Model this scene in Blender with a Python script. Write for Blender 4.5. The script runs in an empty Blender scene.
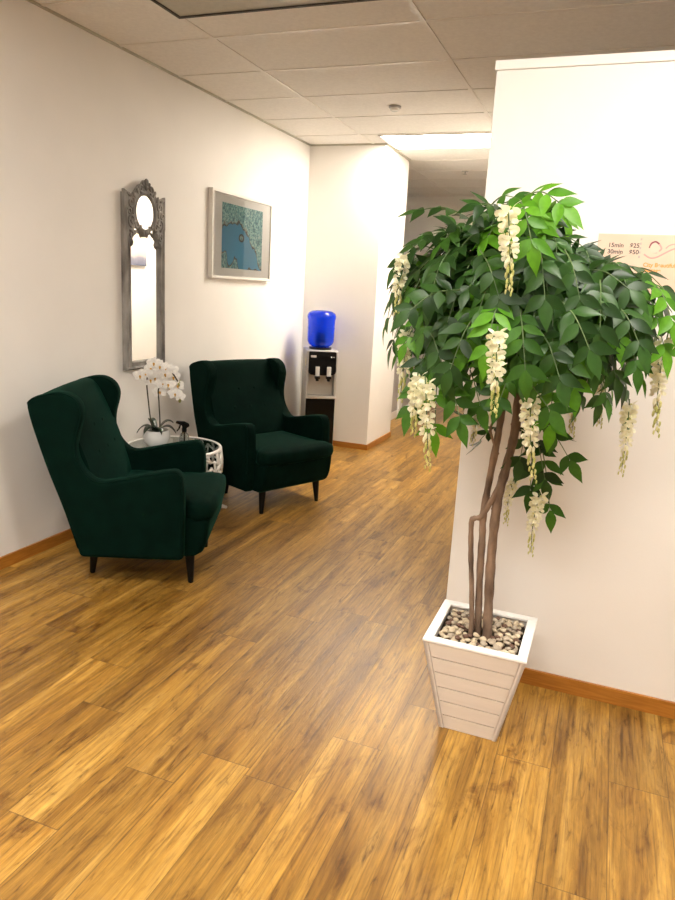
import bpy, bmesh, math, random
from mathutils import Vector, Matrix, Euler
scene = bpy.context.scene
COL = scene.collection
PI = math.pi
rnd = random.Random(7)

# ------------------------------------------------------------------ materials
def mat(name):
    m = bpy.data.materials.new(name); m.use_nodes = True
    nt = m.node_tree
    return m, nt, nt.nodes['Principled BSDF']
def node(nt, kind, **kw):
    n = nt.nodes.new(kind)
    for k, v in kw.items():
        if k.startswith('_'): setattr(n, k[1:], v)
        else: n.inputs[k].default_value = v
    return n
def link(nt, a, b): nt.links.new(a, b)
def setp(b, color=None, rough=None, metal=None, **kw):
    if color is not None: b.inputs['Base Color'].default_value = (*color, 1)
    if rough is not None: b.inputs['Roughness'].default_value = rough
    if metal is not None: b.inputs['Metallic'].default_value = metal
    for k, v in kw.items(): b.inputs[k.replace('_', ' ')].default_value = v
def mth(nt, op, a, b=None, c=None):
    n = nt.nodes.new('ShaderNodeMath'); n.operation = op
    for i, v in enumerate((a, b, c)):
        if v is None: continue
        if isinstance(v, (int, float)): n.inputs[i].default_value = v
        else: link(nt, v, n.inputs[i])
    return n.outputs[0]
def ramp(nt, fac, stops):
    r = nt.nodes.new('ShaderNodeValToRGB'); cr = r.color_ramp
    while len(cr.elements) < len(stops): cr.elements.new(0.5)
    for e, (p, c) in zip(cr.elements, stops): e.position = p; e.color = (*c, 1)
    link(nt, fac, r.inputs[0]); return r.outputs[0]
def mixc(nt, fac, a, b, mode='MIX'):
    n = nt.nodes.new('ShaderNodeMix'); n.data_type = 'RGBA'; n.blend_type = mode
    for s, v in ((n.inputs[0], fac), (n.inputs[6], a), (n.inputs[7], b)):
        if isinstance(v, (int, float)): s.default_value = v
        elif isinstance(v, tuple): s.default_value = (*v, 1)
        else: link(nt, v, s)
    return n.outputs[2]

def noisy(name, c1, c2, scale=8, rough=.6, bump=0.0, bscale=60, stretch=None, metal=0, **kw):
    m, nt, b = mat(name)
    tc = nt.nodes.new('ShaderNodeTexCoord'); src = tc.outputs['Object']
    if stretch:
        mp = node(nt, 'ShaderNodeMapping', Scale=stretch); link(nt, src, mp.inputs[0]); src = mp.outputs[0]
    n = node(nt, 'ShaderNodeTexNoise', Scale=scale, Detail=5); link(nt, src, n.inputs['Vector'])
    link(nt, ramp(nt, n.outputs['Fac'], [(.32, c1), (.68, c2)]), b.inputs['Base Color'])
    setp(b, rough=rough, metal=metal, **kw)
    if bump:
        n2 = node(nt, 'ShaderNodeTexNoise', Scale=bscale, Detail=4); link(nt, src, n2.inputs['Vector'])
        bp = node(nt, 'ShaderNodeBump', Strength=bump, Distance=.01); link(nt, n2.outputs['Fac'], bp.inputs['Height'])
        link(nt, bp.outputs[0], b.inputs['Normal'])
    return m

M = {}
M['wall'] = noisy('wall_paint', (.795, .772, .738), (.825, .80, .765), 2.5, .55, .05, 160)
M['wall_grey'] = noisy('grey_wall_paint', (.40, .37, .355), (.44, .41, .395), 2.5, .6, .04, 160)
M['white_trim'] = noisy('white_trim_paint', (.80, .78, .74), (.84, .82, .78), 4, .4)
M['base_wood'] = noisy('orange_wood', (.32, .118, .013), (.44, .178, .026), 9, .38, .05, 40, (1, 1, 14))
M['tile'] = noisy('ceiling_tile', (.76, .74, .705), (.82, .80, .76), 45, .8, .12, 300)
M['tbar'] = noisy('ceiling_grid_metal', (.72, .69, .64), (.76, .73, .68), 6, .3)
M['panel_olive'] = noisy('olive_grey_panel', (.40, .385, .31), (.45, .43, .35), 30, .4)
M['black_gap'] = noisy('dark_gap', (.03, .028, .025), (.045, .04, .035), 10, .6)

def floor_mat():
    m, nt, b = mat('oak_plank_floor')
    tc = nt.nodes.new('ShaderNodeTexCoord')
    sep = nt.nodes.new('ShaderNodeSeparateXYZ'); link(nt, tc.outputs['Object'], sep.inputs[0])
    X, Y = sep.outputs[0], sep.outputs[1]
    W, L = .185, 1.22
    xr = mth(nt, 'DIVIDE', X, W); row = mth(nt, 'FLOOR', xr)
    wn = nt.nodes.new('ShaderNodeTexWhiteNoise'); wn.noise_dimensions = '1D'; link(nt, row, wn.inputs['W'])
    yr = mth(nt, 'ADD', mth(nt, 'DIVIDE', Y, L), wn.outputs['Value']); colm = mth(nt, 'FLOOR', yr)
    cid = nt.nodes.new('ShaderNodeCombineXYZ'); link(nt, row, cid.inputs[0]); link(nt, colm, cid.inputs[1])
    pn = nt.nodes.new('ShaderNodeTexWhiteNoise'); pn.noise_dimensions = '3D'; link(nt, cid.outputs[0], pn.inputs['Vector'])
    # grain coordinates, shifted for every plank
    gv = nt.nodes.new('ShaderNodeCombineXYZ')
    link(nt, mth(nt, 'ADD', X, mth(nt, 'MULTIPLY', pn.outputs['Value'], 37.0)), gv.inputs[0])
    link(nt, mth(nt, 'ADD', Y, mth(nt, 'MULTIPLY', pn.outputs['Value'], 91.0)), gv.inputs[1])
    def stretched(sx, sy, scale, det, dist=0.0):
        mp = node(nt, 'ShaderNodeMapping', Scale=(sx, sy, 1)); link(nt, gv.outputs[0], mp.inputs[0])
        n = node(nt, 'ShaderNodeTexNoise', Scale=scale, Detail=det, Distortion=dist, Roughness=.62)
        link(nt, mp.outputs[0], n.inputs['Vector']); return n.outputs['Fac']
    broad = stretched(8, .6, 1.6, 6, .7)
    fine = stretched(130, 3.0, 1.0, 8, .35)
    knots = stretched(7, 2.6, 1.3, 6, 1.6)
    col = ramp(nt, broad, [(.28, (.145, .066, .011)), (.42, (.255, .128, .022)), (.54, (.36, .194, .036)), (.70, (.50, .296, .072))])
    col = mixc(nt, .8, col, ramp(nt, fine, [(.30, (.34, .30, .26)), (.47, (.92, .92, .92)), (.72, (1.30, 1.28, 1.2))]), 'MULTIPLY')
    col = mixc(nt, 1, col, ramp(nt, knots, [(.0, (.40, .30, .22)), (.31, (.55, .46, .37)), (.43, (.97, .97, .97)), (.6, (1.1, 1.1, 1.07))]), 'MULTIPLY')
    col = mixc(nt, 1, col, ramp(nt, pn.outputs['Value'], [(0, (.74, .72, .70)), (.5, (.96, .95, .93)), (1, (1.16, 1.15, 1.1))]), 'MULTIPLY')
    fleck = stretched(38, 5.5, 1.3, 9, 1.2)
    col = mixc(nt, .85, col, ramp(nt, fleck, [(.30, (.30, .24, .18)), (.42, (.88, .86, .84)), (.56, (1, 1, 1)), (.72, (1.28, 1.25, 1.15))]), 'MULTIPLY')
    # seams
    def edge(v, w):
        fr = mth(nt, 'FRACT', v); d = mth(nt, 'MINIMUM', fr, mth(nt, 'SUBTRACT', 1.0, fr))
        return mth(nt, 'LESS_THAN', d, w)
    seam = mth(nt, 'MAXIMUM', edge(xr, .0016 / W), edge(yr, .0018 / L))
    col = mixc(nt, mth(nt, 'MULTIPLY', seam, .5), col, (.045, .02, .008))
    link(nt, col, b.inputs['Base Color'])
    rr = nt.nodes.new('ShaderNodeMapRange'); link(nt, fine, rr.inputs[0])
    rr.inputs[3].default_value = .27; rr.inputs[4].default_value = .42
    link(nt, rr.outputs[0], b.inputs['Roughness'])
    h = mth(nt, 'SUBTRACT', mth(nt, 'ADD', fine, fleck), mth(nt, 'MULTIPLY', seam, .8))
    bp = node(nt, 'ShaderNodeBump', Strength=.30, Distance=.006); link(nt, h, bp.inputs['Height']); link(nt, bp.outputs[0], b.inputs['Normal'])
    b.inputs['Specular IOR Level'].default_value = .5
    return m
M['floor'] = floor_mat()

def velvet():
    m = noisy('green_velvet', (.0005, .0066, .0041), (.0009, .0105, .0066), 14, .9, .06, 260)
    b = m.node_tree.nodes['Principled BSDF']
    b.inputs['Sheen Weight'].default_value = .12; b.inputs['Sheen Roughness'].default_value = .35
    b.inputs['Sheen Tint'].default_value = (.06, .5, .32, 1); b.inputs['Specular IOR Level'].default_value = .06
    return m
M['velvet'] = velvet()
M['black_wood'] = noisy('black_lacquer', (.003, .003, .003), (.006, .0055, .005), 8, .4)
M['black_wood'].node_tree.nodes['Principled BSDF'].inputs['Specular IOR Level'].default_value = .2
M['mirror_frame'] = noisy('weathered_grey_wood', (.06, .055, .05), (.36, .34, .315), 11, .6, .3, 60, (1, 1, .35))
m, nt, b = mat('mirror_silver'); setp(b, (.93, .93, .91), .015, 1.0)
nn = node(nt, 'ShaderNodeTexNoise', Scale=3); link(nt, ramp(nt, nn.outputs['Fac'], [(.3, (.92, .92, .90)), (.7, (.94, .94, .92))]), b.inputs['Base Color']); M['mirror'] = m
M['white_frame'] = noisy('white_frame_lacquer', (.70, .68, .64), (.74, .72, .68), 5, .35)
M['mat_board'] = noisy('mat_board', (.93, .92, .90), (.95, .94, .92), 40, .8)
M['white_metal'] = noisy('white_coated_metal', (.80, .78, .74), (.85, .83, .79), 10, .35)
M['ceramic'] = noisy('white_ceramic', (.80, .80, .78), (.84, .84, .82), 6, .15)
M['planter'] = noisy('white_painted_wood', (.76, .715, .675), (.82, .775, .735), 5, .5, .08, 60, (1, 1, 6))
M['planter_rim'] = noisy('white_gloss_wood', (.86, .85, .83), (.90, .89, .87), 5, .35)
M['soil'] = noisy('dark_soil', (.02, .014, .009), (.07, .05, .032), 30, .9, .5, 60)
M['bark'] = noisy('brown_bark', (.055, .032, .020), (.30, .20, .135), 22, .8, 1.0, 40, (1, 1, .35))
M['twig'] = noisy('green_twig', (.05, .10, .03), (.12, .18, .06), 10, .6)
for k, a, c in (('peb_cream', (.48, .385, .25), (.70, .60, .44)), ('peb_grey', (.33, .265, .19), (.52, .44, .34)), ('peb_brown', (.07, .033, .022), (.20, .11, .07))):
    M[k] = noisy('pebble_' + k[4:], a, c, 35, .45)

def leaf_mat(name, dark, light, rough=.38, trans=.3):
    m, nt, b = mat(name)
    g = nt.nodes.new('ShaderNodeNewGeometry')
    r = ramp(nt, g.outputs['Random Per Island'], [(0, dark), (1, light)])
    tc = nt.nodes.new('ShaderNodeTexCoord'); n = node(nt, 'ShaderNodeTexNoise', Scale=60, Detail=3); link(nt, tc.outputs['Object'], n.inputs['Vector'])
    r = mixc(nt, .5, r, ramp(nt, n.outputs['Fac'], [(.3, (.75, .75, .75)), (.7, (1.2, 1.2, 1.15))]), 'MULTIPLY')
    link(nt, r, b.inputs['Base Color']); setp(b, rough=rough); b.inputs['Specular IOR Level'].default_value = .32
    tr = nt.nodes.new('ShaderNodeBsdfTranslucent'); link(nt, r, tr.inputs[0])
    mx = nt.nodes.new('ShaderNodeMixShader'); mx.inputs[0].default_value = trans
    link(nt, b.outputs[0], mx.inputs[1]); link(nt, tr.outputs[0], mx.inputs[2])
    link(nt, mx.outputs[0], nt.nodes['Material Output'].inputs[0])
    return m
M['leaf_dark'] = leaf_mat('leaf_deep_green', (.008, .034, .004), (.032, .092, .014), .38, .22)
M['leaf_mid'] = leaf_mat('leaf_green', (.022, .085, .006), (.055, .16, .014), .42, .28)
M['leaf_lime'] = leaf_mat('leaf_lime_green', (.06, .21, .006), (.125, .34, .016), .42, .35)
M['petal'] = leaf_mat('cream_petal', (.86, .83, .60), (.95, .94, .80), .6, .4)
M['bud'] = leaf_mat('yellow_green_bud', (.46, .47, .14), (.72, .68, .33), .6, .3)
M['orchid_white'] = leaf_mat('orchid_white_petal', (.80, .78, .75), (.90, .88, .86), .5, .3)
M['orchid_yellow'] = noisy('orchid_yellow_lip', (.50, .24, .03), (.70, .42, .06), 60, .5)
M['orchid_bud'] = noisy('orchid_green_bud', (.20, .22, .05), (.36, .34, .10), 30, .5)
M['orchid_leaf'] = noisy('orchid_leaf', (.008, .018, .008), (.02, .04, .016), 12, .3)
M['orchid_stem'] = noisy('orchid_stem', (.035, .03, .018), (.07, .06, .035), 20, .6)
M['black_plastic'] = noisy('black_plastic', (.003, .003, .0035), (.005, .005, .0055), 10, .25)
M['black_plastic'].node_tree.nodes['Principled BSDF'].inputs['Specular IOR Level'].default_value = .25
M['black_door'] = noisy('black_gloss_door', (.004, .004, .004), (.006, .006, .006), 5, .12)
M['black_door'].node_tree.nodes['Principled BSDF'].inputs['Specular IOR Level'].default_value = .25
M['silver'] = noisy('silver_plastic', (.50, .48, .45), (.54, .52, .49), 6, .32, metal=.35)
M['silver_dark'] = noisy('grey_side_plastic', (.33, .32, .30), (.37, .36, .34), 6, .45, metal=.2)
M['niche'] = noisy('pale_niche_plastic', (.56, .52, .46), (.62, .58, .51), 4, .3)
M['label_grey'] = noisy('pale_label', (.55, .55, .53), (.62, .62, .6), 50, .5)
M['label_yellow'] = noisy('yellow_label', (.70, .60, .18), (.78, .68, .25), 30, .5)

def glass(name, col, rough=.0, ior=1.45):
    m, nt, b = mat(name); setp(b, col, rough); b.inputs['Transmission Weight'].default_value = 1; b.inputs['IOR'].default_value = ior
    tc = nt.nodes.new('ShaderNodeTexCoord'); n = node(nt, 'ShaderNodeTexNoise', Scale=6); link(nt, tc.outputs['Object'], n.inputs['Vector'])
    lo = tuple(c * .97 for c in col); link(nt, ramp(nt, n.outputs['Fac'], [(.3, lo), (.7, col)]), b.inputs['Base Color'])
    return m
M['clear_glass'] = glass('clear_glass', (.95, .97, .96), 0, 1.3)
M['table_glass'] = glass('table_glass', (.82, .90, .88), 0, 1.45)
def pane_mat():
    # thin glazing: clear sheet with a mirror-like surface reflection
    m, nt, b = mat('picture_glazing')
    fr = node(nt, 'ShaderNodeFresnel', IOR=1.6)
    tr = nt.nodes.new('ShaderNodeBsdfTransparent'); gl = node(nt, 'ShaderNodeBsdfGlossy', Roughness=.01)
    n = node(nt, 'ShaderNodeTexNoise', Scale=2); link(nt, ramp(nt, n.outputs['Fac'], [(.3, (.99, .99, .99)), (.7, (1, 1, 1))]), tr.inputs[0])
    mx = nt.nodes.new('ShaderNodeMixShader'); link(nt, fr.outputs[0], mx.inputs[0]); link(nt, tr.outputs[0], mx.inputs[1]); link(nt, gl.outputs[0], mx.inputs[2])
    link(nt, mx.outputs[0], nt.nodes['Material Output'].inputs[0]); return m
M['pane'] = pane_mat()
def blue_mat():
    m, nt, b = mat('blue_translucent_plastic')
    tc = nt.nodes.new('ShaderNodeTexCoord'); n = node(nt, 'ShaderNodeTexNoise', Scale=4); link(nt, tc.outputs['Object'], n.inputs['Vector'])
    c = ramp(nt, n.outputs['Fac'], [(.3, (0, .075, 1.0)), (.7, (0, .11, 1.0))])
    link(nt, c, b.inputs['Base Color']); setp(b, rough=.08); b.inputs['Specular IOR Level'].default_value = .2; b.inputs['Transmission Weight'].default_value = .85
    tr = nt.nodes.new('ShaderNodeBsdfTranslucent'); link(nt, c, tr.inputs[0])
    mx = nt.nodes.new('ShaderNodeMixShader'); mx.inputs[0].default_value = .22
    link(nt, b.outputs[0], mx.inputs[1]); link(nt, tr.outputs[0], mx.inputs[2]); link(nt, mx.outputs[0], nt.nodes['Material Output'].inputs[0])
    return m
M['blue'] = blue_mat()
def emit(name, col, s):
    m, nt, b = mat(name); setp(b, (.8, .8, .8), .4)
    n = node(nt, 'ShaderNodeTexNoise', Scale=3)
    link(nt, ramp(nt, n.outputs['Fac'], [(.3, tuple(c * .99 for c in col)), (.7, col)]), b.inputs['Emission Color'])
    b.inputs['Emission Strength'].default_value = s
    return m
WARM = (1.0, .915, .78)
M['lamp_hall'] = emit('hall_diffuser', WARM, 62)
M['lamp_room'] = emit('room_diffuser', (1.0, .945, .865), 34)

# ------------------------------------------------------------------ mesh helpers
class MB:
    def __init__(s): s.bm = bmesh.new(); s.mi = 0
    def _new(s, faces):
        for f in faces: f.material_index = s.mi
    def box(s, lo, hi, rot=None, piv=None):
        r = bmesh.ops.create_cube(s.bm, size=1)
        c = [(a + b) / 2 for a, b in zip(lo, hi)]; d = [b - a for a, b in zip(lo, hi)]
        for v in r['verts']:
            v.co = Vector((v.co.x * d[0] + c[0], v.co.y * d[1] + c[1], v.co.z * d[2] + c[2]))
        if rot is not None: bmesh.ops.rotate(s.bm, verts=r['verts'], cent=piv or c, matrix=rot)
        s._new({f for v in r['verts'] for f in v.link_faces}); return s
    def hexa(s, lower, upper):
        # prism between two matching rings
        a = [s.bm.verts.new(p) for p in lower]; b = [s.bm.verts.new(p) for p in upper]; n = len(a)
        fs = [s.bm.faces.new(a[::-1]), s.bm.faces.new(b)]
        for i in range(n): fs.append(s.bm.faces.new((a[i], a[(i + 1) % n], b[(i + 1) % n], b[i])))
        s._new(fs); return s
    def rings(s, rings, cap=True, closed=True):
        R = [[s.bm.verts.new(p) for p in r] for r in rings]; n = len(R[0]); fs = []
        for a, b in zip(R, R[1:]):
            for i in range(n if closed else n - 1): fs.append(s.bm.faces.new((a[i], a[(i + 1) % n], b[(i + 1) % n], b[i])))
        if cap and closed: fs.append(s.bm.faces.new(R[0][::-1])); fs.append(s.bm.faces.new(R[-1]))
        s._new(fs); return s
    def lathe(s, prof, c=(0, 0, 0), n=28, cap=True):
        return s.rings([[(c[0] + r * math.cos(2 * PI * i / n), c[1] + r * math.sin(2 * PI * i / n), c[2] + z) for i in range(n)] for r, z in prof], cap)
    def tube(s, pts, rad, n=8, cap=True, closed=False):
        pts = [Vector(p) for p in pts]; N = len(pts)
        rads = rad if isinstance(rad, (list, tuple)) else [rad] * N
        ref = None; rings = []
        for i, p in enumerate(pts):
            if closed: t = pts[(i + 1) % N] - pts[i - 1]
            else: t = pts[min(i + 1, N - 1)] - pts[max(i - 1, 0)]
            if t.length < 1e-9: t = Vector((0, 0, 1))
            t.normalize()
            if ref is None: ref = Vector((0, 0, 1)) if abs(t.z) < .9 else Vector((1, 0, 0))
            u = ref - t * ref.dot(t)
            if u.length < 1e-6: u = t.orthogonal()
            u.normalize(); v = t.cross(u); ref = u
            rings.append([p + (u * math.cos(2 * PI * k / n) + v * math.sin(2 * PI * k / n)) * rads[i] for k in range(n)])
        if closed: rings.append(rings[0]); return s.rings(rings, False)
        return s.rings(rings, cap)
    def ball(s, c, r, sub=2, scale=(1, 1, 1), rot=None):
        q = bmesh.ops.create_icosphere(s.bm, subdivisions=sub, radius=1)
        for v in q['verts']:
            p = Vector((v.co.x * scale[0] * r, v.co.y * scale[1] * r, v.co.z * scale[2] * r))
            if rot is not None: p = rot @ p
            v.co = p + Vector(c)
        s._new({f for v in q['verts'] for f in v.link_faces}); return s
    def prism(s, poly, axis, a, b):
        # extrude a 2D polygon between a and b along axis
        def P(p, t): return {'x': (t, p[0], p[1]), 'y': (p[0], t, p[1]), 'z': (p[0], p[1], t)}[axis]
        return s.hexa([P(p, a) for p in poly], [P(p, b) for p in poly])
    def build(s, name, mats, parent=None, smooth=False, bevel=0, seg=3, sub=0, kind=None, label=None, angle=None):
        me = bpy.data.meshes.new(name)
        bmesh.ops.recalc_face_normals(s.bm, faces=s.bm.faces)
        s.bm.to_mesh(me); s.bm.free()
        for mm in (mats if isinstance(mats, (list, tuple)) else [mats]): me.materials.append(M[mm])
        if smooth: me.polygons.foreach_set('use_smooth', [True] * len(me.polygons))
        if angle: me.set_sharp_from_angle(angle=math.radians(angle))
        o = bpy.data.objects.new(name, me); COL.objects.link(o)
        if parent: o.parent = parent
        if bevel:
            md = o.modifiers.new('bevel', 'BEVEL'); md.width = bevel; md.segments = seg; md.limit_method = 'ANGLE'; md.angle_limit = math.radians(35)
            if smooth: md2 = o.modifiers.new('wn', 'WEIGHTED_NORMAL')
        if sub: md = o.modifiers.new('sub', 'SUBSURF'); md.levels = sub; md.render_levels = sub
        if kind: o['kind'] = kind
        if label: o['label'] = label
        return o
def tag(o, label, cat, group=None):
    o['label'] = label; o['category'] = cat
    if group: o['group'] = group
    return o
def thing(name, label, cat, loc=(0, 0, 0), rz=0, group=None):
    o = bpy.data.objects.new(name, None); COL.objects.link(o); o.empty_display_size = .1
    o.location = loc; o.rotation_euler = (0, 0, rz); return tag(o, label, cat, group)
def struct(name, mb, mats, label=None, **kw):
    return mb.build(name, mats, kind='structure', label=label, **kw)
def smooth_poly(P, it=2, keep=()):
    # corner cutting, keeping listed points sharp
    keep = [tuple(P[i]) for i in keep]
    for _ in range(it):
        Q = []
        for i, p in enumerate(P):
            if tuple(p) in keep: Q.append(p); continue
            a, c = P[i - 1], P[(i + 1) % len(P)]
            Q.append(tuple(.25 * u + .75 * v for u, v in zip(a, p))); Q.append(tuple(.75 * v + .25 * u for u, v in zip(c, p)))
        P = Q
    return P
def spline(pts, n=6):
    P = [Vector(p) for p in pts]; out = []
    for i in range(len(P) - 1):
        p0, p1, p2, p3 = P[max(i - 1, 0)], P[i], P[i + 1], P[min(i + 2, len(P) - 1)]
        for k in range(n):
            t = k / n
            out.append(.5 * ((2 * p1) + (p2 - p0) * t + (2 * p0 - 5 * p1 + 4 * p2 - p3) * t * t + (3 * p1 - p0 - 3 * p2 + p3) * t ** 3))
    out.append(P[-1]); return out

# ------------------------------------------------------------------ room shell
CZ = 2.858; WX = -2.88; PY = 2.77; RX = 3.0; BY = -2.6
GX = [-2.25 + 1.19 * k for k in range(-1, 6)]; GY = [3.09 + .604 * k for k in range(-10, 13)]
struct('floor', MB().box((WX - .9, BY - .1, -.1), (RX + .1, 10.1, 0)), 'floor')
struct('wall_left', MB().box((WX - .1, BY, 0), (WX, 7.28, CZ)), 'wall')
struct('wall_back', MB().box((WX - .1, BY - .1, 0), (RX + .1, BY, CZ)), 'wall')
struct('wall_right', MB().box((RX, BY, 0), (RX + .1, 10.05, CZ)), 'wall')
struct('wall_column', MB().box((WX, 6.485, 0), (-2.13, 7.28, CZ)), 'wall', bevel=.004)
struct('wall_partition', MB().box((-.51, PY, 0), (RX, PY + .1, 2.352)), 'wall', bevel=.004)
struct('trim_1', MB().box((-.516, PY - .004, 2.352), (RX, PY + .108, 2.385)), 'white_trim', bevel=.003)
struct('wall_corridor', MB().box((-.85, 4.95, 0), (-.75, 10.0, CZ)), 'wall')
struct('wall_alcove', MB().box((-.75, 4.95, 0), (RX, 5.05, CZ)), 'wall')
struct('wall_far', MB().box((-3.7, 9.95, 0), (-.75, 10.05, CZ)), 'wall')
struct('wall_recess', MB().box((-3.7, 7.28, 0), (-3.6, 9.95, CZ)).box((-3.6, 7.18, 0), (WX - .1, 7.28, CZ)), 'wall_grey')
# low grey partition with a door along the corridor's left side
struct('wall_hallway', MB().box((-2.50, 7.9, 0), (-2.42, 8.50, 2.1)).box((-2.50, 8.62, .09), (-2.42, 9.95, 2.1)), 'wall_grey')
d = struct('door_1', MB().box((-2.51, 8.50, 0), (-2.39, 8.62, 2.12)), 'white_trim')
struct('baseboard_hallway', MB().box((-2.50, 8.62, 0), (-2.405, 9.95, .09)).box((-2.42, 7.9, 0), (-2.408, 8.5, .09)), 'white_trim')
# ceiling: tiles with the metal grid
mb = MB(); mb.box((-3.7, BY - .1, CZ), (RX + .1, 10.1, CZ + .1)); mb.mi = 1
for x in GX: mb.box((x - .012, BY, CZ - .005), (x + .012, 9.95, CZ + .001))
for y in GY: mb.box((-3.6, y - .012, CZ - .0045), (RX, y + .012, CZ + .001))
struct('ceiling', mb, ['tile', 'tbar'])
struct('trim_2', MB().box((WX, BY, CZ - .012), (WX + .012, 6.485, CZ)).box((WX, 6.473, CZ - .014), (-2.118, 6.485, CZ)).box((-2.13, 6.473, CZ - .014), (-2.118, 7.28, CZ)), 'panel_olive')
BH = .066
struct('baseboard_left', MB().box((WX, BY, 0), (WX + .012, 6.485, BH)), 'base_wood')
struct('baseboard_column', MB().box((WX + .012, 6.473, 0), (-2.118, 6.485, .055)).box((-2.13, 6.485, 0), (-2.118, 7.28, .055)), 'base_wood')
struct('baseboard_partition', MB().box((-.51, PY - .012, 0), (RX, PY, BH)), 'base_wood')

# ceiling lamps plus one added fill light, each a panel in the grid
def lamp(x0, x1, y0, y1, m, label, power=None):
    t = thing('ceiling_light', label, 'light', ((x0 + x1) / 2, (y0 + y1) / 2, CZ))
    w, h = (x1 - x0) / 2, (y1 - y0) / 2
    MB().box((-w, -h, -.012), (w, -h + .02, -.001)).box((-w, h - .02, -.012), (w, h, -.001)).box((-w, -h, -.012), (-w + .02, h, -.001)).box((w - .02, -h, -.012), (w, h, -.001)).build('frame', 'tbar', t)
    MB().box((-w + .02, -h + .02, -.010), (w - .02, h - .02, -.006)).build('diffuser', m, t)
    return t
lamp(-2.09, -1.075, 6.125, 6.70, 'lamp_hall', 'glowing ceiling light panel in front of the white column corner')
lamp(.145, 1.305, 1.29, 1.87, 'lamp_room', 'bright ceiling light panel above the white partition, out of view')
lamp(-2.235, -1.075, .69, 1.265, 'lamp_room', 'added ceiling fill panel by the left wall above the camera, out of view')  # unseen panel added to brighten the left wall
lamp(-1.045, .115, -.53, .055, 'lamp_room', 'bright ceiling light panel behind the camera')
mb = MB(); mb.box((-2.235, 2.77, -.004), (-1.075, 3.355, -.0005)); mb.mi = 1
mb.box((-2.25, 3.353, -.010), (-1.06, 3.369, 0)).box((-2.25, 2.75, -.010), (-2.234, 3.369, 0)).box((-1.076, 2.75, -.010), (-1.06, 3.369, 0))
o = mb.build('ceiling_panel', ['panel_olive', 'black_gap']); o.location.z = CZ - .005
tag(o, 'olive grey ceiling panel with dark edge at the top of the picture above the left wall', 'ceiling panel')
t = thing('smoke_detector', 'small round white detector on the ceiling tiles', 'smoke detector', (-1.67, 5.234, CZ))
MB().lathe([(.045, -.001), (.045, -.012), (.038, -.016)]).build('base', 'silver_dark', t, smooth=True, angle=40)
MB().lathe([(.034, -.016), (.032, -.030), (.022, -.036)]).build('cover', 'ceramic', t, smooth=True, angle=40)
t = thing('sprinkler_head', 'tiny dark sprinkler head on the corridor ceiling beyond the glowing light', 'sprinkler', (-1.70, 7.95, CZ))
MB().lathe([(.035, -.001), (.035, -.006), (.012, -.010), (.010, -.028)], n=16).build('plate', 'silver_dark', t)
MB().lathe([(.004, -.028), (.022, -.032), (.022, -.035)], n=16).build('deflector', 'silver_dark', t)

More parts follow.
